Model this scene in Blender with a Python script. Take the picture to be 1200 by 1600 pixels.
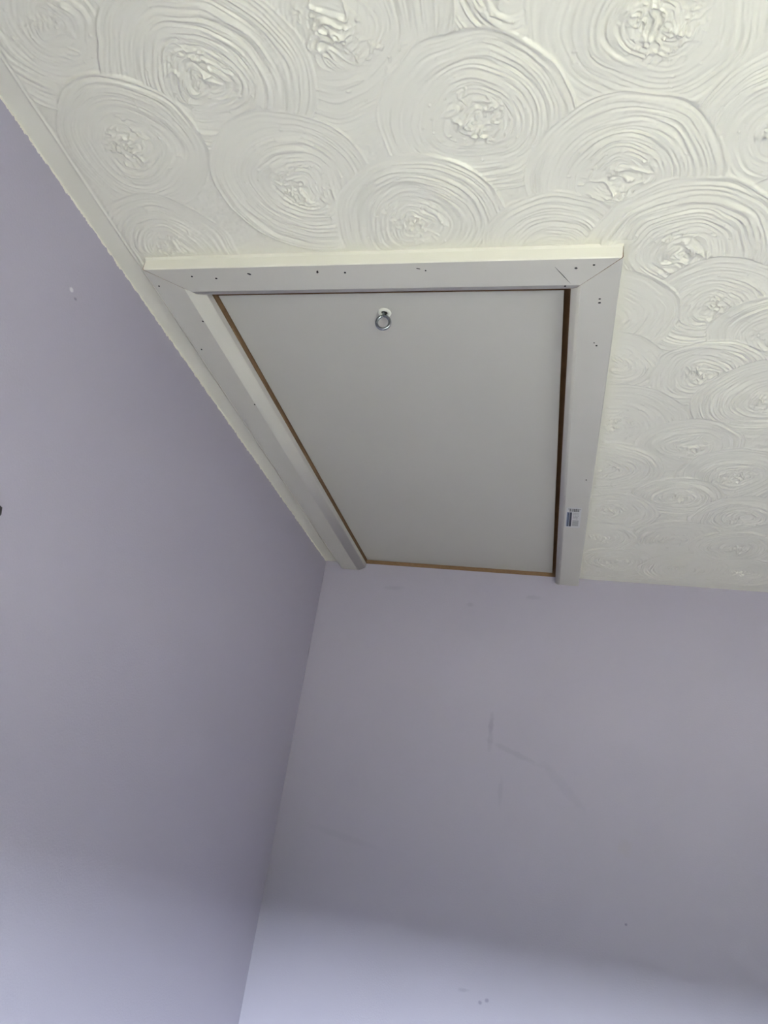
import bpy, bmesh, math, random
import numpy as np
from mathutils import Matrix, Vector

for o in list(bpy.data.objects):
    bpy.data.objects.remove(o, do_unlink=True)
scene = bpy.context.scene
COL = scene.collection
H = 2.40                                    # ceiling height
RX, RY = 2.9, -2.45                          # room: x 0..RX, y RY..0
SKY_BLOCK_Z = 4.7                                # top of the unseen bank added to block low sky
WX0, WX1, WZ0, WZ1 = 0.58, 1.90, 1.09, 1.77   # window opening in the wall behind the camera

# ------------------------------------------------------------------ camera
cam_data = bpy.data.cameras.new('camera')
cam = bpy.data.objects.new('camera', cam_data)
COL.objects.link(cam)
RW = Matrix(((0.9715116535746068, 0.1873473037884456, 0.14514163679638306),
             (-0.05304133742885392, -0.42501023178089953, 0.9036331774593631),
             (0.2309799201066875, -0.885588668990715, -0.4029652415069596)))
M4 = RW.transposed().to_4x4()
M4.translation = Vector((0.69475, -2.05832, H - 0.76))
cam.matrix_world = M4
cam_data.sensor_fit = 'AUTO'
cam_data.sensor_width = 36.0
cam_data.lens = 1151.768 / 1600 * 36.0
cam_data.clip_start = 0.02
scene.camera = cam

# ------------------------------------------------------------------ daylight
world = bpy.data.worlds.new('overcast_sky')
scene.world = world
world.use_nodes = True
bg = world.node_tree.nodes['Background']
bg.inputs['Color'].default_value = (0.82, 0.93, 1.0, 1)
bg.inputs['Strength'].default_value = 44.0
pl = bpy.data.lights.new('window_portal', 'AREA')
pl.shape = 'RECTANGLE'
pl.size, pl.size_y = WX1 - WX0, WZ1 - WZ0
pl.cycles.is_portal = True
po = bpy.data.objects.new('window_portal', pl)
po.location = ((WX0 + WX1) / 2, RY + 0.005, (WZ0 + WZ1) / 2)
po.rotation_euler = (math.radians(90), 0, 0)      # faces +y, into the room
COL.objects.link(po)

scene.view_settings.view_transform = 'Standard'
scene.view_settings.look = 'None'
scene.view_settings.gamma = 1.0
scene.view_settings.use_curve_mapping = False
scene.view_settings.exposure = 1.17
scene.cycles.max_bounces = 16
scene.cycles.diffuse_bounces = 7

# ------------------------------------------------------------------ materials
def new_mat(name, col, rough=0.6, spec=0.4, metal=0.0):
    m = bpy.data.materials.new(name)
    m.use_nodes = True
    b = m.node_tree.nodes['Principled BSDF']
    b.inputs['Base Color'].default_value = (*col, 1)
    b.inputs['Roughness'].default_value = rough
    b.inputs['Specular IOR Level'].default_value = spec
    b.inputs['Metallic'].default_value = metal
    return m

def nd(m, t, **kw):
    n = m.node_tree.nodes.new(t)
    for k, v in kw.items():
        setattr(n, k, v)
    return n

def lk(m, a, b):
    m.node_tree.links.new(a, b)

def bsdf(m):
    return m.node_tree.nodes['Principled BSDF']

def add_bump(m, scale, dist, detail=3.0, strength=1.0):
    tc = nd(m, 'ShaderNodeTexCoord')
    n = nd(m, 'ShaderNodeTexNoise')
    n.inputs['Scale'].default_value = scale
    n.inputs['Detail'].default_value = detail
    bp = nd(m, 'ShaderNodeBump')
    bp.inputs['Strength'].default_value = strength
    bp.inputs['Distance'].default_value = dist
    lk(m, tc.outputs['Object'], n.inputs['Vector'])
    lk(m, n.outputs['Fac'], bp.inputs['Height'])
    lk(m, bp.outputs['Normal'], bsdf(m).inputs['Normal'])

def mottle(m, c0, c1, scale, stretch=(1, 1, 1), detail=4.0):
    tc = nd(m, 'ShaderNodeTexCoord')
    mp = nd(m, 'ShaderNodeMapping')
    mp.inputs['Scale'].default_value = stretch
    n = nd(m, 'ShaderNodeTexNoise')
    n.inputs['Scale'].default_value = scale
    n.inputs['Detail'].default_value = detail
    mx = nd(m, 'ShaderNodeMix', data_type='RGBA')
    mx.inputs[6].default_value = (*c0, 1)
    mx.inputs[7].default_value = (*c1, 1)
    lk(m, tc.outputs['Object'], mp.inputs['Vector'])
    lk(m, mp.outputs['Vector'], n.inputs['Vector'])
    lk(m, n.outputs['Fac'], mx.inputs[0])
    lk(m, mx.outputs[2], bsdf(m).inputs['Base Color'])
    return mx

CREAM = (0.81, 0.79, 0.69)
M_CEIL = new_mat('ceiling_paint', CREAM, 0.36, 0.5)
M_TRIM = new_mat('primed_board', (0.55, 0.545, 0.54), 0.5, 0.35)
mottle(M_TRIM, (0.60, 0.578, 0.525), (0.572, 0.552, 0.503), 14)
M_PANEL = new_mat('melamine_panel', (0.55, 0.545, 0.53), 0.45, 0.35)
mottle(M_PANEL, (0.555, 0.537, 0.49), (0.53, 0.514, 0.47), 6)
M_WOOD = new_mat('raw_wood', (0.30, 0.17, 0.075), 0.75, 0.2)
mottle(M_WOOD, (0.30, 0.19, 0.105), (0.17, 0.095, 0.045), 30, (3, 3, 12))
M_DARKWOOD = new_mat('dark_wood', (0.10, 0.048, 0.02), 0.8, 0.2)
mottle(M_DARKWOOD, (0.24, 0.13, 0.06), (0.15, 0.08, 0.035), 30)
M_HOLE = new_mat('hole_and_gap_dark', (0.03, 0.028, 0.027), 0.8, 0.1)  # nail holes, and the painted shade in the gap under the lining
M_ZINC = new_mat('zinc_plated_steel', (0.36, 0.39, 0.41), 0.26, 0.5, 1.0)
M_PLASTIC = new_mat('cream_plastic', (0.80, 0.80, 0.72), 0.4, 0.4)
M_CARPET = new_mat('beige_carpet', (0.15, 0.13, 0.10), 0.95, 0.1)
add_bump(M_CARPET, 300, 0.004)
M_GROUND = new_mat('pale_paving', (0.165, 0.147, 0.112), 0.9, 0.1)
M_SKY_BLOCK = new_mat('sky_block_dark', (0.03, 0.033, 0.02), 0.9, 0.1)  # added sky-blocking bank, kept dark so it returns little light
M_FRAME = new_mat('white_window_plastic', (0.8, 0.8, 0.8), 0.35, 0.4)
M_GLASS = bpy.data.materials.new('window_glass')
M_GLASS.use_nodes = True
_nt = M_GLASS.node_tree
_nt.nodes.remove(_nt.nodes['Principled BSDF'])
_tr = _nt.nodes.new('ShaderNodeBsdfTransparent')
_gl = _nt.nodes.new('ShaderNodeBsdfGlossy')
_gl.inputs['Roughness'].default_value = 0.02
_mx = _nt.nodes.new('ShaderNodeMixShader')
_mx.inputs[0].default_value = 0.06
_nt.links.new(_tr.outputs[0], _mx.inputs[1])
_nt.links.new(_gl.outputs[0], _mx.inputs[2])
_nt.links.new(_mx.outputs[0], _nt.nodes['Material Output'].inputs['Surface'])

LILAC = (0.435, 0.41, 0.49)

def wall_mat(name, marks=(), axes=('X', 'Z'), top_line=0.0):
    """lilac emulsion; marks = (u, v, ru, rv, angle, strength, colour); top_line = depth of the ragged ceiling-paint edge"""
    m = new_mat(name, LILAC, 0.55, 0.3)
    mx = mottle(m, tuple(c * 1.02 for c in LILAC), tuple(c * 0.975 for c in LILAC), 3.5)
    cur = mx.outputs[2]
    tc = nd(m, 'ShaderNodeTexCoord')
    sp = nd(m, 'ShaderNodeSeparateXYZ')
    lk(m, tc.outputs['Object'], sp.inputs[0])
    wob = nd(m, 'ShaderNodeTexNoise')
    wob.inputs['Scale'].default_value = 60
    lk(m, tc.outputs['Object'], wob.inputs['Vector'])
    for (u, v, ru, rv, ang, st, col) in marks:
        st = st * 0.65 if max(ru, rv) > 0.01 else st
        ru, rv = (ru * 1.25, rv * 1.4) if max(ru, rv) > 0.01 else (ru, rv)
        cb = nd(m, 'ShaderNodeCombineXYZ')
        lk(m, sp.outputs[axes[0]], cb.inputs[0])
        lk(m, sp.outputs[axes[1]], cb.inputs[1])
        mp = nd(m, 'ShaderNodeMapping', vector_type='TEXTURE')
        mp.inputs['Location'].default_value = (u, v, 0)
        mp.inputs['Rotation'].default_value = (0, 0, ang)
        mp.inputs['Scale'].default_value = (ru, rv, 1)
        lk(m, cb.outputs[0], mp.inputs['Vector'])
        ln = nd(m, 'ShaderNodeVectorMath', operation='LENGTH')
        lk(m, mp.outputs[0], ln.inputs[0])
        ad = nd(m, 'ShaderNodeMath', operation='ADD')
        lk(m, ln.outputs['Value'], ad.inputs[0])
        lk(m, wob.outputs['Fac'], ad.inputs[1])
        mr = nd(m, 'ShaderNodeMapRange', interpolation_type='SMOOTHSTEP')
        mr.inputs['From Min'].default_value = 0.8
        mr.inputs['From Max'].default_value = 1.5
        mr.inputs['To Min'].default_value = st
        mr.inputs['To Max'].default_value = 0.0
        lk(m, ad.outputs[0], mr.inputs['Value'])
        mk = nd(m, 'ShaderNodeMix', data_type='RGBA')
        lk(m, mr.outputs['Result'], mk.inputs[0])
        lk(m, cur, mk.inputs[6])
        mk.inputs[7].default_value = (*col, 1)
        cur = mk.outputs[2]
    if top_line:
        n = nd(m, 'ShaderNodeTexNoise')
        n.inputs['Scale'].default_value = 70
        n.inputs['Detail'].default_value = 4
        n.inputs['Roughness'].default_value = 0.7
        lk(m, tc.outputs['Object'], n.inputs['Vector'])
        m1 = nd(m, 'ShaderNodeMath', operation='MULTIPLY_ADD')   # z + noise*amp
        lk(m, n.outputs['Fac'], m1.inputs[0])
        m1.inputs[1].default_value = 0.014
        lk(m, sp.outputs['Z'], m1.inputs[2])
        gt = nd(m, 'ShaderNodeMapRange')
        gt.inputs['From Min'].default_value = H - top_line + 0.007
        gt.inputs['From Max'].default_value = H - top_line + 0.0076
        lk(m, m1.outputs[0], gt.inputs['Value'])
        mk = nd(m, 'ShaderNodeMix', data_type='RGBA')
        lk(m, gt.outputs['Result'], mk.inputs[0])
        lk(m, cur, mk.inputs[6])
        mk.inputs[7].default_value = (*CREAM, 1)
        cur = mk.outputs[2]
    lk(m, cur, bsdf(m).inputs['Base Color'])
    add_bump(m, 260, 0.0006, 2.0, 0.5)
    return m

DK = (0.25, 0.23, 0.30)
YL = (0.42, 0.38, 0.38)
WH = (0.75, 0.74, 0.76)
M_WALL_BACK = wall_mat('lilac_emulsion_marked', [
    (0.226, H - 0.071, 0.034, 0.006, 0.05, 0.35, DK),
    (0.458, H - 0.104, 0.012, 0.006, 0.0, 0.35, DK),
    (0.636, H - 0.067, 0.024, 0.006, 0.03, 0.35, DK),
    (0.5465, H - 0.433, 0.008, 0.026, 0.0, 0.55, DK),
    (0.548, H - 0.475, 0.007, 0.030, 0.0, 0.28, DK),
    (0.615, H - 0.502, 0.075, 0.007, -0.33, 0.30, DK),
    (0.740, H - 0.565, 0.080, 0.013, -0.75, 0.16, DK),
    (0.585, H - 0.600, 0.007, 0.030, 0.0, 0.25, DK),
    (0.892, H - 0.691, 0.020, 0.022, 0.0, 0.35, YL),
    (0.899, H - 0.856, 0.004, 0.004, 0.0, 0.9, DK),
    (0.5755, H - 1.070, 0.006, 0.006, 0.0, 0.7, DK),
    (0.590, H - 1.063, 0.006, 0.005, 0.0, 0.7, DK),
    (0.536, H - 1.0515, 0.014, 0.004, 0.1, 0.5, DK),
    (0.190, H - 0.766, 0.110, 0.009, -0.15, 0.15, DK),
])
M_WALL_LEFT = wall_mat('lilac_emulsion_cut_in', [
    (-1.343, H - 0.1126, 0.006, 0.004, 0.3, 0.8, WH),
    (-1.330, H - 0.1180, 0.005, 0.003, 0.3, 0.8, DK),
    (-0.003, H - 0.290, 0.005, 0.018, 0.0, 0.9, DK),
    (-0.002, H - 0.365, 0.004, 0.022, 0.0, 0.8, DK),
    (-0.002, H - 0.060, 0.004, 0.016, 0.0, 0.7, DK),
], axes=('Y', 'Z'), top_line=0.004)
M_WALL = wall_mat('lilac_emulsion')

# ------------------------------------------------------------------ helpers
def link_mesh(name, verts, faces, mats, parent=None, fmats=None, smooth=None):
    me = bpy.data.meshes.new(name)
    me.from_pydata([tuple(v) for v in verts], [], faces)
    for mt in (mats if isinstance(mats, (list, tuple)) else [mats]):
        me.materials.append(mt)
    if fmats is not None:
        me.polygons.foreach_set('material_index', fmats)
    if smooth is not None:
        me.polygons.foreach_set('use_smooth', smooth)
    bm = bmesh.new()
    bm.from_mesh(me)
    bmesh.ops.recalc_face_normals(bm, faces=bm.faces)
    bm.to_mesh(me)
    bm.free()
    o = bpy.data.objects.new(name, me)
    COL.objects.link(o)
    if parent:
        o.parent = parent
        o.matrix_parent_inverse = parent.matrix_world.inverted()
    return o

def boxes(name, lst, mat, parent=None, bevel=0.0):
    bm = bmesh.new()
    for (x0, x1, y0, y1, z0, z1) in lst:
        vs = [bm.verts.new(c) for c in ((x0, y0, z0), (x1, y0, z0), (x1, y1, z0), (x0, y1, z0),
                                        (x0, y0, z1), (x1, y0, z1), (x1, y1, z1), (x0, y1, z1))]
        for f in ((3, 2, 1, 0), (4, 5, 6, 7), (0, 1, 5, 4), (1, 2, 6, 5), (2, 3, 7, 6), (3, 0, 4, 7)):
            bm.faces.new([vs[i] for i in f])
    if bevel:
        bmesh.ops.bevel(bm, geom=list(bm.edges), offset=bevel, segments=2, affect='EDGES', profile=0.5)
    me = bpy.data.meshes.new(name)
    bm.to_mesh(me)
    bm.free()
    me.materials.append(mat)
    o = bpy.data.objects.new(name, me)
    COL.objects.link(o)
    if parent:
        o.parent = parent
        o.matrix_parent_inverse = parent.matrix_world.inverted()
    return o

def structure(o):
    o['kind'] = 'structure'
    return o

def thing(name, loc, label, cat):
    o = bpy.data.objects.new(name, None)
    o.location = loc
    o.empty_display_size = 0.05
    COL.objects.link(o)
    o.matrix_world = Matrix.Translation(loc)
    o['label'] = label
    o['category'] = cat
    o['kind'] = 'thing'
    return o

# ------------------------------------------------------------------ room shell
T = 0.12
structure(boxes('floor', [(-T, RX + T, RY - T, T, -T, 0)], M_CARPET))
structure(boxes('wall_left', [(-T, 0, RY - T, T, 0, H)], M_WALL_LEFT))
structure(boxes('wall_back', [(0, RX, 0, T, 0, H)], M_WALL_BACK))
structure(boxes('wall_right', [(RX, RX + T, RY - T, T, 0, H)], M_WALL))
structure(boxes('wall_front', [(0, WX0, RY - T, RY, 0, H), (WX1, RX, RY - T, RY, 0, H),
                               (WX0, WX1, RY - T, RY, 0, WZ0), (WX0, WX1, RY - T, RY, WZ1, H)], M_WALL))
# window in the wall behind the camera
win = bpy.data.objects.new('window_1', None)
win.location = ((WX0 + WX1) / 2, RY - 0.06, WZ0)
COL.objects.link(win)
win.matrix_world = Matrix.Translation(win.location)
structure(win)
fy0, fy1 = RY - 0.095, RY - 0.03
fw = 0.05
boxes('window_frame', [(WX0, WX1, fy0, fy1, WZ0, WZ0 + fw), (WX0, WX1, fy0, fy1, WZ1 - fw, WZ1),
                       (WX0, WX0 + fw, fy0, fy1, WZ0 + fw, WZ1 - fw), (WX1 - fw, WX1, fy0, fy1, WZ0 + fw, WZ1 - fw)],
      M_FRAME, win)
xm = (WX0 + WX1) / 2
boxes('mullion', [(xm - 0.03, xm + 0.03, fy0, fy1, WZ0 + fw, WZ1 - fw)], M_FRAME, win)
boxes('pane', [(WX0 + fw, xm - 0.03, RY - 0.066, RY - 0.062, WZ0 + fw, WZ1 - fw)], M_GLASS, win)
boxes('pane', [(xm + 0.03, WX1 - fw, RY - 0.066, RY - 0.062, WZ0 + fw, WZ1 - fw)], M_GLASS, win)
boxes('window_sill', [(WX0 + 0.002, WX1 - 0.002, RY - 0.03, RY + 0.05, WZ0 - 0.001, WZ0 + 0.022)], M_FRAME, win)

# outside: pale ground below this upper-floor room, and a dark bank added to hide the low sky
def sheet(name, ys, zs, mat):
    gv, gf = [], []
    for y, z in zip(ys, zs):
        gv += [(-90.0, y, z), (90.0, y, z)]
    for i in range(len(ys) - 1):
        gf.append((2 * i, 2 * i + 1, 2 * i + 3, 2 * i + 2))
    o = link_mesh(name, gv, gf, mat)
    if o.data.polygons[0].normal.z < 0:
        o.data.flip_normals()
    structure(o)
sheet('outside_ground', [RY - T - 0.01, RY - 14, RY - 30], [-2.7, -2.7, -2.4], M_GROUND)
sheet('outside_sky_block', [RY - 30, RY - 40, RY - 60], [-2.4, SKY_BLOCK_Z, SKY_BLOCK_Z + 3], M_SKY_BLOCK)

# ------------------------------------------------------------------ hatch dimensions
XLO, XLI, XRI, XRO = 0.054, 0.128, 0.694, 0.759     # side casings: outer / inner edges
YFO, YFI = -1.285, -1.221                           # front casing: outer / inner edges
CT = 0.0225                                         # casing thickness
LX0, LX1, LY0, LY1 = 0.1280, 0.6925, -1.204, -0.001  # faces of the lining
PX0, PX1, PY0, PY1 = 0.1315, 0.6845, -1.187, -0.006  # door panel
PZ = 0.010                                          # panel face above the ceiling line
LT = 0.018

# ------------------------------------------------------------------ swirl-combed ceiling
_tab = np.random.RandomState(7).rand(256, 256).astype(np.float32)

def vnoise(a, b, seed=0, period=None):
    """value noise, 0..1; with a period the second axis wraps"""
    ia = np.floor(a).astype(np.int64)
    ib = np.floor(b).astype(np.int64)
    fa = (a - ia).astype(np.float32)
    fb = (b - ib).astype(np.float32)
    fa = fa * fa * (3 - 2 * fa)
    fb = fb * fb * (3 - 2 * fb)
    sa, sb = (seed * 37) % 251, (seed * 91) % 241
    ib1 = ib + 1
    if period:
        ib = ib % period
        ib1 = ib1 % period
    i0, i1 = (ia + sa) % 256, (ia + 1 + sa) % 256
    j0, j1 = (ib + sb) % 256, (ib1 + sb) % 256
    return (_tab[i0, j0] * (1 - fa) * (1 - fb) + _tab[i1, j0] * fa * (1 - fb)
            + _tab[i0, j1] * (1 - fa) * fb + _tab[i1, j1] * fa * fb)

def sstep(e0, e1, x):
    t = np.clip((x - e0) / (e1 - e0), 0, 1)
    return t * t * (3 - 2 * t)

# centre x, centre y, sweep radius of every comb swirl seen around the hatch
SWIRLS = [
    (0.123, -1.638, 0.115), (0.269, -1.558, 0.125), (0.434, -1.600, 0.128), (0.134, -1.478, 0.100),
    (0.343, -1.405, 0.112), (0.110, -1.307, 0.104), (0.579, -1.481, 0.108), (0.486, -1.333, 0.117),
    (0.624, -1.628, 0.115), (0.767, -1.574, 0.122), (0.745, -1.395, 0.110), (0.668, -1.273, 0.098),
    (0.836, -1.267, 0.128), (0.905, -1.440, 0.108), (0.900, -1.590, 0.110), (0.960, -1.290, 0.110),
    (0.732, -1.132, 0.112), (0.894, -1.158, 0.100), (0.995, -1.093, 0.100), (0.910, -1.001, 0.088),
    (0.780, -0.832, 0.140), (1.030, -0.930, 0.120), (0.931, -0.766, 0.095), (1.034, -0.651, 0.115),
    (0.941, -0.554, 0.095), (0.810, -0.467, 0.105), (1.082, -0.464, 0.105), (0.793, -0.305, 0.100),
    (0.963, -0.323, 0.110), (1.107, -0.287, 0.100), (1.015, -0.134, 0.105), (1.161, -0.140, 0.100),
    (0.775, -0.665, 0.115), (0.768, -1.025, 0.085), (0.850, -0.150, 0.100),
]
_rs = random.Random(11)
for iy in range(0, 22):
    for ix in range(0, 20):
        x = 0.02 + ix * 0.158 + (iy % 2) * 0.079 + _rs.uniform(-0.03, 0.03)
        y = -0.06 - iy * 0.158 + _rs.uniform(-0.03, 0.03)
        rr = _rs.uniform(0.10, 0.13)
        if -1.34 < y and 0.0 < x < 1.17:
            continue
        if all((x - a) ** 2 + (y - b) ** 2 > 0.125 ** 2 for a, b, _ in SWIRLS) and x < RX + 0.1 and y > RY - 0.1:
            SWIRLS.append((x, y, rr))
SWIRLS.sort(key=lambda s: s[1])             # worked towards the back wall: later sweeps cut into earlier ones

def axis(stops):
    out = [stops[0][0]]
    for (a, _), (b, st) in zip(stops, stops[1:]):
        n = max(1, int(round((b - a) / st)))
        out += [a + (b - a) * (i + 1) / n for i in range(n)]
    return np.array(out)

RIDGE_X = 0.036                              # smooth margin beside the left wall
MARG_Y = -0.028                              # smooth margin beside the back wall
HX0, HX1, HY0 = LX0 - 0.012, LX1 + 0.012, LY0 - 0.010   # opening cut in the ceiling
gxs = axis([(0, 0), (0.030, 0.010), (0.060, 0.0012), (HX0, 0.00115), (HX1, 0.00115), (1.06, 0.00115),
            (1.30, 0.0016), (1.60, 0.004), (RX, 0.014)])
gys = axis([(RY, 0), (-2.0, 0.014), (-1.74, 0.004), (HY0, 0.00115), (-1.0, 0.00130), (-0.6, 0.0018), (-0.035, 0.0024), (-0.02, 0.0015), (0, 0.004)])
NX, NY = len(gxs), len(gys)
GX, GY = np.meshgrid(gxs, gys, indexing='ij')
HT = (vnoise(GX / 0.012, GY / 0.012, 3) * 0.0014).astype(np.float32)
HT += (vnoise(GX / 0.004, GY / 0.004, 5) * 0.0008).astype(np.float32)

COMB = 0.0030                                # depth of the comb marks
def swirl_height(px, py, cx, cy, R, sd):
    dx, dy = px - cx, py - cy
    w1 = vnoise(px / 0.035, py / 0.035, sd + 1) - 0.5
    w2 = vnoise(px / 0.035, py / 0.035, sd + 2) - 0.5
    w3 = vnoise(px / 0.013, py / 0.013, sd + 12) - 0.5
    w4 = vnoise(px / 0.013, py / 0.013, sd + 13) - 0.5
    dx = dx + w1 * 0.007 + w3 * 0.0010
    dy = dy + w2 * 0.007 + w4 * 0.0010
    r0 = np.hypot(dx, dy)
    th = np.arctan2(dy, dx)
    ph = sd * 1.7
    r = r0 * (1 + 0.05 * np.cos(2 * th + ph) + 0.04 * np.cos(th + ph * 2.3)) + 0.003 * np.sin(3 * th + ph)
    tn = (th + math.pi) / (2 * math.pi)
    a = vnoise(r / 0.0036 + 40, tn * 8, sd + 3, 8)
    b = vnoise(r / 0.0021 + 80, tn * 11, sd + 4, 11)
    c = vnoise(r / 0.0014 + 10, tn * 16, sd + 5, 16)
    comb = 0.44 * a + 0.62 * b + 0.28 * c
    # how strongly the comb bit varies over the sweep
    bite = 0.42 + 0.95 * sstep(0.25, 0.75, vnoise(r / 0.045, tn * 5, sd + 6, 5))
    fine = vnoise(px / 0.004, py / 0.004, sd + 11) * 0.14
    h = COMB * bite * (comb + fine)
    # flicked-up plaster at the pivot of the comb: thin twisted filaments with blobs
    rc = 0.30 * R
    env = np.exp(-(r0 / rc) ** 3)
    u = (dx + 0.5 * dy + w1 * 0.03) / 0.0105
    v = (dy - 0.5 * dx + w2 * 0.03) / 0.0105
    n1 = vnoise(u, v, sd + 7)
    n2 = vnoise(u * 2.1 + 5, v * 2.1, sd + 8)
    fil = np.clip(1 - np.abs(2 * n1 - 1) * 3.0, 0, 1) ** 1.3
    blob = sstep(0.74, 0.95, n2)
    patch = sstep(0.30, 0.6, vnoise(px / 0.02, py / 0.02, sd + 9))
    h = h + env * patch * (0.0040 * fil + 0.0036 * blob)
    # scattered drips on the sweep
    dr = sstep(0.90, 0.98, vnoise(px / 0.006, py / 0.006, sd + 10)) * np.exp(-(r0 / (0.75 * R)) ** 4)
    h = h + dr * 0.0014
    # lip pushed out at the end of the sweep
    rim = r - R
    h = h + 0.0009 * np.exp(-(rim / 0.0022) ** 2)
    return h, 1 - sstep(-0.0012, 0.0016, rim)

for k, (cx, cy, R) in enumerate(SWIRLS):
    e = R * 1.18
    i0, i1 = np.searchsorted(gxs, [cx - e, cx + e])
    j0, j1 = np.searchsorted(gys, [cy - e, cy + e])
    if i1 - i0 < 2 or j1 - j0 < 2:
        continue
    hh, m = swirl_height(GX[i0:i1, j0:j1], GY[i0:i1, j0:j1], cx, cy, R, k + 1)
    HT[i0:i1, j0:j1] = HT[i0:i1, j0:j1] * (1 - m) + hh * m
# smoothed margins with a small ridge where the coating was cut back, beside both walls and the hatch casing
mx_ = sstep(RIDGE_X, RIDGE_X + 0.008, GX) * (1 - sstep(MARG_Y - 0.006, MARG_Y, GY))
HT = HT * mx_
HT += 0.0022 * np.exp(-((GX - RIDGE_X - 0.0015 * (vnoise(GY / 0.05, GY * 0, 4) - 0.5)) / 0.0020) ** 2)
HT += 0.0015 * np.exp(-((GY - MARG_Y) / 0.003) ** 2) * sstep(RIDGE_X, RIDGE_X + 0.004, GX)
edge = np.maximum(np.abs(GX - (XRO + 0.0)) / 0.012, 0)
soft = 1 - 0.75 * np.exp(-edge ** 2) * (GY > YFO - 0.01) - 0.75 * np.exp(-((GY - YFO) / 0.014) ** 2) * (GX > XLO - 0.01) * (GX < XRO + 0.01) * (np.abs(GX - XRO) > 0.03)
HT = HT * np.clip(soft, 0, 1)
verts = np.stack([GX, GY, H - HT], -1).reshape(-1, 3).astype(np.float32)
idx = np.arange(NX * NY).reshape(NX, NY)
cxm = (gxs[:-1] + gxs[1:]) / 2
cym = (gys[:-1] + gys[1:]) / 2
keep = ~((cxm[:, None] > HX0) & (cxm[:, None] < HX1) & (cym[None, :] > HY0))
quads = np.stack([idx[:-1, :-1], idx[:-1, 1:], idx[1:, 1:], idx[1:, :-1]], -1)[keep]   # normals face down
used = np.zeros(NX * NY, bool)
used[quads.reshape(-1)] = True
remap = np.cumsum(used) - 1
verts = verts[used]
quads = remap[quads]
me = bpy.data.meshes.new('ceiling')
me.vertices.add(len(verts))
me.vertices.foreach_set('co', verts.reshape(-1))
me.loops.add(quads.size)
me.loops.foreach_set('vertex_index', quads.reshape(-1).astype(np.int32))
me.polygons.add(len(quads))
me.polygons.foreach_set('loop_start', (np.arange(len(quads)) * 4).astype(np.int32))
me.polygons.foreach_set('use_smooth', np.ones(len(quads), bool))
me.materials.append(M_CEIL)
me.update(calc_edges=True)
me.validate()
ceil = bpy.data.objects.new('ceiling', me)
COL.objects.link(ceil)
structure(ceil)
print('ceiling quads', len(quads), 'swirls', len(SWIRLS))

# ------------------------------------------------------------------ hatch frame
frame = thing('hatch_surround', ((XLO + XRO) / 2, (YFO + 0) / 2, H - CT),
              'pale grey mitred casing around the loft hatch, front edge painted cream', 'hatch casing')

def casing(name, outer, inner, a_end, b_end, along, mats, front=False, slim=False):
    """moulded board: across runs outer -> inner, along = 'x' or 'y';
    a_end/b_end give the along-coordinate at (outer, inner), so ends can be mitred"""
    w = abs(inner - outer)
    s = 1 if inner > outer else -1
    prof = []
    if front:
        prof += [(-0.003, 0.0012), (-0.0005, -0.005)]
    else:
        prof += [(0.0, 0.0012)]
    prof += [(0.0, -CT + 0.0012), (0.0012, -CT)]
    bw, bh = (0.009, 0.005) if (front or slim) else (0.020, 0.0095)
    b0 = w - bw
    prof.append((b0 - 0.004, -CT))
    nseg = 9
    for i in range(nseg + 1):                        # rounded inner shoulder
        t = i / nseg
        prof.append((b0 + (bw - 0.0005) * t, -CT + bh * t ** 1.25))
    prof.append((w, -CT + bh + 0.002))
    prof.append((w, 0.0012))
    n = len(prof)
    vs, fs, fm, sm = [], [], [], []
    for end in (a_end, b_end):
        for (u, z) in prof:
            t = u / w
            l = end[0] + (end[1] - end[0]) * t
            c = outer + s * u
            vs.append((l, c, H + z) if along == 'x' else (c, l, H + z))
    i_flat = 3 if front else 2                       # profile edges before the flat face
    for i in range(n):
        j = (i + 1) % n
        fs.append((i, j, n + j, n + i))
        fm.append(1 if (front and i < i_flat) else 0)
        sm.append(i > i_flat and i < n - 2)
    fs.append(tuple(range(n)))
    fs.append(tuple(range(2 * n - 1, n - 1, -1)))
    fm += [2, 2]
    sm += [False, False]
    return link_mesh(name, vs, fs, mats, frame, fm, sm)

MG = 0.0002
trim_m = [M_TRIM, M_CEIL, M_WOOD]
front_c = casing('front_casing', YFO, YFI, (XLO + MG + 0.001, XLI + MG), (XRO - MG - 0.0010, XRI - MG), 'x', trim_m, True)
front_c['label'] = 'front casing board with cream painted edge'
left_c = casing('side_casing', XLO, XLI, (YFO + MG, YFI + MG), (-0.0005, -0.0005), 'y', trim_m)
right_c = casing('side_casing', XRO, XRI, (YFO + MG, YFI + MG), (-0.0005, -0.0005), 'y', trim_m, slim=True)

# raw timber lining of the opening, with beads added above the door to keep sky light out
ZL0, ZL1 = H + 0.0048, H + 0.075
boxes('lining_board', [(LX0 - LT, LX0, LY0, LY1, ZL0, ZL1)], M_WOOD, frame)
boxes('lining_board', [(LX1, LX1 + LT, LY0, LY1, ZL0, ZL1)], M_WOOD, frame)
boxes('lining_board', [(LX0 - LT, LX1 + LT, LY0 - LT, LY0, ZL0, ZL1)], M_WOOD, frame)
boxes('lining_board', [(LX0 - LT, LX1 + LT, LY1, LY1 + LT, H + 0.0002, ZL1)], M_WOOD, frame)
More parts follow.
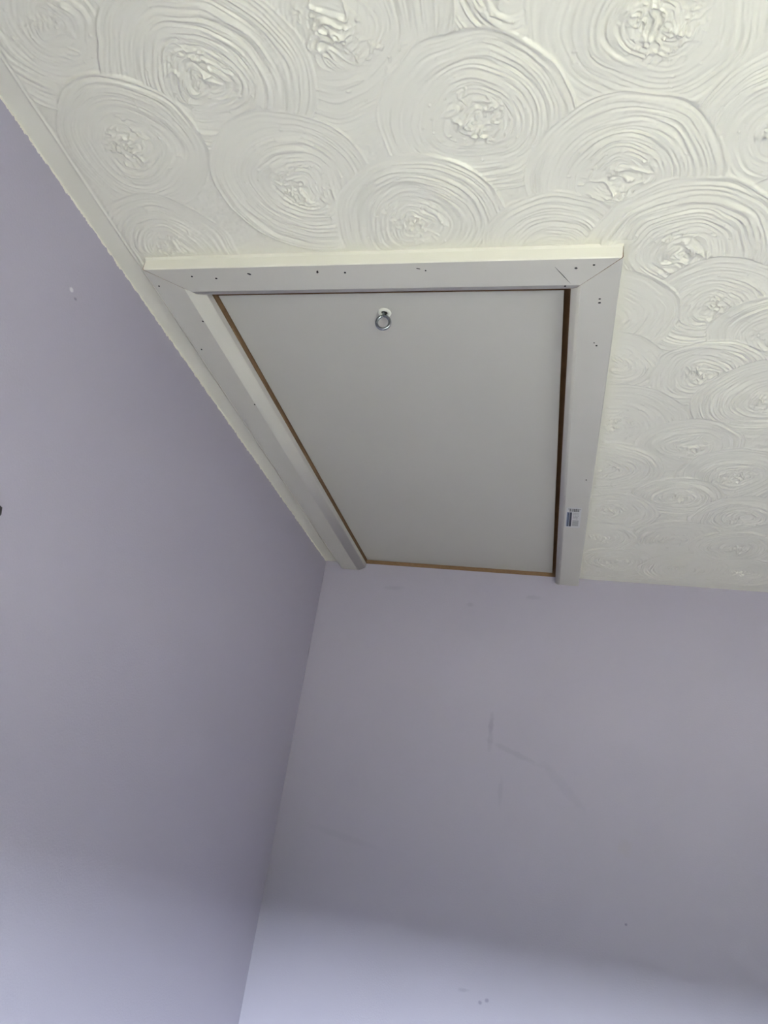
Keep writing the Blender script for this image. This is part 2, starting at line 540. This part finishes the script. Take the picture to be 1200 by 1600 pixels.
# added dark strips: stop sky leaks and paint the shade in the gap between ceiling and lining
for q in ((LX0 - 0.016, LX0 - 0.005, LY0 - 0.016, LY1), (LX1 + 0.005, LX1 + 0.016, LY0 - 0.016, LY1),
          (LX0 - 0.004, LX1 + 0.004, LY0 - 0.016, LY0 - 0.005)):
    boxes('gap_shade_strip', [(*q, H - 0.0005, ZL0 + 0.0002)], M_HOLE, frame)
ZB0, ZB1 = H + PZ + 0.0185, H + PZ + 0.045
BW = 0.04
boxes('light_stop_bead', [(LX0, LX0 + BW, LY0, LY1, ZB0, ZB1)], M_DARKWOOD, frame)
boxes('light_stop_bead', [(LX1 - BW, LX1, LY0, LY1, ZB0, ZB1)], M_DARKWOOD, frame)
boxes('light_stop_bead', [(LX0 + BW, LX1 - BW, LY0, LY0 + BW, ZB0, ZB1)], M_DARKWOOD, frame)
boxes('light_stop_bead', [(LX0 + BW, LX1 - BW, LY1 - BW, LY1, ZB0, ZB1)], M_DARKWOOD, frame)

# nail holes and a scratch in the casing
def speck(name, x, y, rx, ry, rot, parent, zz=H - CT):
    n = 10
    vs = []
    rnd = random.Random(int(x * 1e4) + int(y * 1e4))
    for lv in (0.0, 0.0009):
        for i in range(n):
            a = 2 * math.pi * i / n
            q = 1 + rnd.uniform(-0.2, 0.2)
            px, py = rx * q * math.cos(a), ry * q * math.sin(a)
            vs.append((x + px * math.cos(rot) - py * math.sin(rot), y + px * math.sin(rot) + py * math.cos(rot), zz - 0.00025 + lv))
    fs = [tuple(range(n)), tuple(range(2 * n - 1, n - 1, -1))]
    fs += [(i, (i + 1) % n, n + (i + 1) % n, n + i) for i in range(n)]
    return link_mesh(name, vs, fs, M_HOLE, parent)

for (x, y, a, b, r, par) in [
    (0.1297, -1.2677, .0016, .0014, 0, front_c), (0.168, -1.2624, .0018, .0014, 0, front_c),
    (0.2245, -1.2703, .0032, .0016, .5, front_c), (0.3325, -1.271, .0016, .0030, .4, front_c),
    (0.3739, -1.2684, .0016, .0018, 0, front_c), (0.6993, -1.2669, .0022, .0016, .4, front_c),
    (0.7223, -1.2721, .0017, .0015, 0, front_c), (0.686, -1.2324, .0015, .0015, 0, front_c),
    (0.4830, -1.2730, .0030, .0008, .2, front_c), (0.4930, -1.2690, .0012, .0012, 0, front_c),
    (0.7344, -1.2052, .0017, .0013, 0, right_c), (0.7349, -1.1971, .0020, .0015, 0, right_c),
    (0.7369, -1.0993, .0016, .0018, 0, right_c), (0.7330, -1.1060, .0010, .0012, 0, right_c),
    (0.7456, -0.6529, .0014, .0018, 0, right_c),
    (0.0640, -1.2483, .0014, .0016, 0, left_c), (0.1016, -1.1632, .0015, .0020, 0, left_c),
    (0.0657, -1.0875, .0013, .0022, 0, left_c), (0.1024, -0.9133, .0014, .0022, 0, left_c),
]:
    speck('nail_hole', x, y, a, b, r, par)
speck('scratch', 0.6815, -1.255, 0.0185, 0.00038, 0.98, front_c)

# ------------------------------------------------------------------ hatch door with its pull eye
EX, EY = 0.404, -1.142
door = thing('loft_hatch', ((PX0 + PX1) / 2, (PY0 + PY1) / 2, H + PZ),
             'large plain grey loft hatch door panel set into the ceiling', 'loft hatch')
panel = boxes('panel', [(PX0, PX1, PY0, PY1, H + PZ, H + PZ + 0.018)], M_PANEL, door, 0.0006)
panel.data.materials.append(M_DARKWOOD)                # raw board edges
for f in panel.data.polygons:
    f.material_index = 1 if abs(f.normal.z) < 0.3 else 0

def revolve(name, prof, mat, parent, centre, n=28, closed=True):
    vs, fs = [], []
    k = len(prof)
    for i in range(n):
        a = 2 * math.pi * i / n
        for (r, z) in prof:
            vs.append((centre[0] + r * math.cos(a), centre[1] + r * math.sin(a), centre[2] + z))
    for i in range(n):
        for j in range(k if closed else k - 1):
            fs.append((i * k + j, i * k + (j + 1) % k, ((i + 1) % n) * k + (j + 1) % k, ((i + 1) % n) * k + j))
    return link_mesh(name, vs, fs, mat, parent, None, [True] * len(fs))

def tube(name, pts, rad, mat, parent, n=12, closed=False):
    pts = [Vector(p) for p in pts]
    N = len(pts)
    vs, fs = [], []
    prev = None
    for i, p in enumerate(pts):
        if closed:
            t = (pts[(i + 1) % N] - pts[i - 1]).normalized()
        else:
            t = (pts[min(i + 1, N - 1)] - pts[max(i - 1, 0)]).normalized()
        up = prev if prev is not None else (Vector((1, 0, 0)) if abs(t.x) < 0.9 else Vector((0, 1, 0)))
        sx = (up - t * up.dot(t)).normalized()
        sy = t.cross(sx)
        prev = sx
        for j in range(n):
            a = 2 * math.pi * j / n
            vs.append(p + (sx * math.cos(a) + sy * math.sin(a)) * rad)
    for i in range(N if closed else N - 1):
        i2 = (i + 1) % N
        for j in range(n):
            j2 = (j + 1) % n
            fs.append((i * n + j, i * n + j2, i2 * n + j2, i2 * n + j))
    if not closed:
        fs.append(tuple(range(n)))
        fs.append(tuple(range(N * n - 1, (N - 1) * n - 1, -1)))
    return link_mesh(name, vs, fs, mat, parent, None, [True] * len(fs))

zf = H + PZ
revolve('washer', [(0.0052, 0.001), (0.0105, 0.001), (0.0112, -0.0006), (0.0098, -0.0022), (0.0064, -0.0026), (0.0052, -0.0012)],
        M_PLASTIC, door, (EX, EY, zf))
revolve('hole', [(0.0001, -0.0003), (0.0054, -0.0003), (0.0054, 0.0009), (0.0001, 0.0009)], M_HOLE, door, (EX, EY, zf))
# screw eye: threaded shank running into one continuous bent ring
shank_top = Vector((EX, EY, zf + 0.004))
RR, WR = 0.0107, 0.0026
lean = Matrix.Rotation(math.radians(20), 3, 'X') @ Matrix.Rotation(math.radians(8), 3, 'Z')
off = Vector((EX - 0.001, EY, zf - 0.001))
path = [shank_top, off + lean @ Vector((0, 0, -0.001)), off + lean @ Vector((0, 0, -0.0035))]
cz = -0.0035 - RR - 0.0015
for i in range(0, 33):
    a = math.radians(90 - 8 - i * 338 / 32)
    path.append(off + lean @ Vector((RR * math.cos(a), 0.0012 * (i / 32 - 0.5) * 2, cz + RR * math.sin(a))))
tube('screw_eye', path, WR, M_ZINC, door)['label'] = 'zinc plated steel screw eye'

# ------------------------------------------------------------------ barcode sticker on the right casing
st = thing('barcode_sticker', (0.727, -0.462, H - CT),
           'small white sticker with barcode and blue band on the right casing', 'sticker')
M_PAPER = new_mat('sticker_paper', (0.60, 0.595, 0.59), 0.4, 0.4)
M_BLUE = new_mat('sticker_blue', (0.13, 0.17, 0.26), 0.4, 0.4)
M_NAVY = new_mat('sticker_navy', (0.012, 0.014, 0.035), 0.4, 0.4)
M_INK = new_mat('sticker_ink', (0.06, 0.055, 0.055), 0.5, 0.3)
M_GREY = new_mat('sticker_grey_print', (0.30, 0.295, 0.295), 0.5, 0.3)
zs = H - CT

def sx_(zx):
    return 0.711 + (870 + zx / 24 - 886) * 0.00141

def sy_(zy):
    return -0.513 + (780 + zy / 24 - 794) * 0.0035

boxes('paper', [(sx_(370), sx_(940), sy_(310), sy_(1060), zs - 0.00018, zs + 0.0002)], M_PAPER, st)
def prints(name, lst, mat):
    boxes(name, [(sx_(a), sx_(b), sy_(c), sy_(d), zs - 0.00028, zs - 0.0001) for a, b, c, d in lst], mat, st)
_r = random.Random(3)
bars, x = [], 440
while x < 905:
    wd = _r.choice((10, 14, 22, 34))
    bars.append((x, min(x + wd, 915), 345, 455 if 490 < x < 860 else 380))
    x += wd + _r.choice((9, 12, 18))
prints('barcode', bars, M_INK)
prints('blue_band', [(405, 500, 480, 1015)], M_BLUE)
prints('navy_band', [(510, 592, 480, 1015)], M_NAVY)
tx, y = [], 495
while y < 730:
    a = 640
    while a < 830:
        wd = _r.uniform(20, 60)
        tx.append((a, min(a + wd, 850), y, y + 22))
        a += wd + 14
    y += 52
y = 775
while y < 1000:
    tx.append((632, 868, y, y + 26))
    y += 38
prints('small_print', tx, M_GREY)
wt, y = [], 500
while y < 1000:
    hgt = _r.uniform(18, 46)
    wt.append((446, 480, y, y + hgt))
    y += hgt + 14
boxes('band_lettering', [(sx_(a), sx_(b), sy_(c), sy_(d), zs - 0.00036, zs - 0.0002) for a, b, c, d in wt], M_NAVY, st)

# ------------------------------------------------------------------ hook at the photo's left edge
hk = thing('wall_hook', (0.0, -1.327, H - 0.457), 'tiny dark hook on the lilac left wall at the photo edge', 'hook')
M_HOOK = new_mat('dark_metal', (0.05, 0.045, 0.05), 0.45, 0.5, 0.6)
tube('hook_wire', [(-0.004, -1.3300, H - 0.449), (0.006, -1.3300, H - 0.449), (0.012, -1.3300, H - 0.452), (0.014, -1.3300, H - 0.460),
                   (0.011, -1.3300, H - 0.467), (0.006, -1.3300, H - 0.466)], 0.0022, M_HOOK, hk)
boxes('hook_plate', [(-0.0005, 0.0022, -1.3375, -1.3245, H - 0.474, H - 0.444)], M_HOOK, hk, 0.0008)
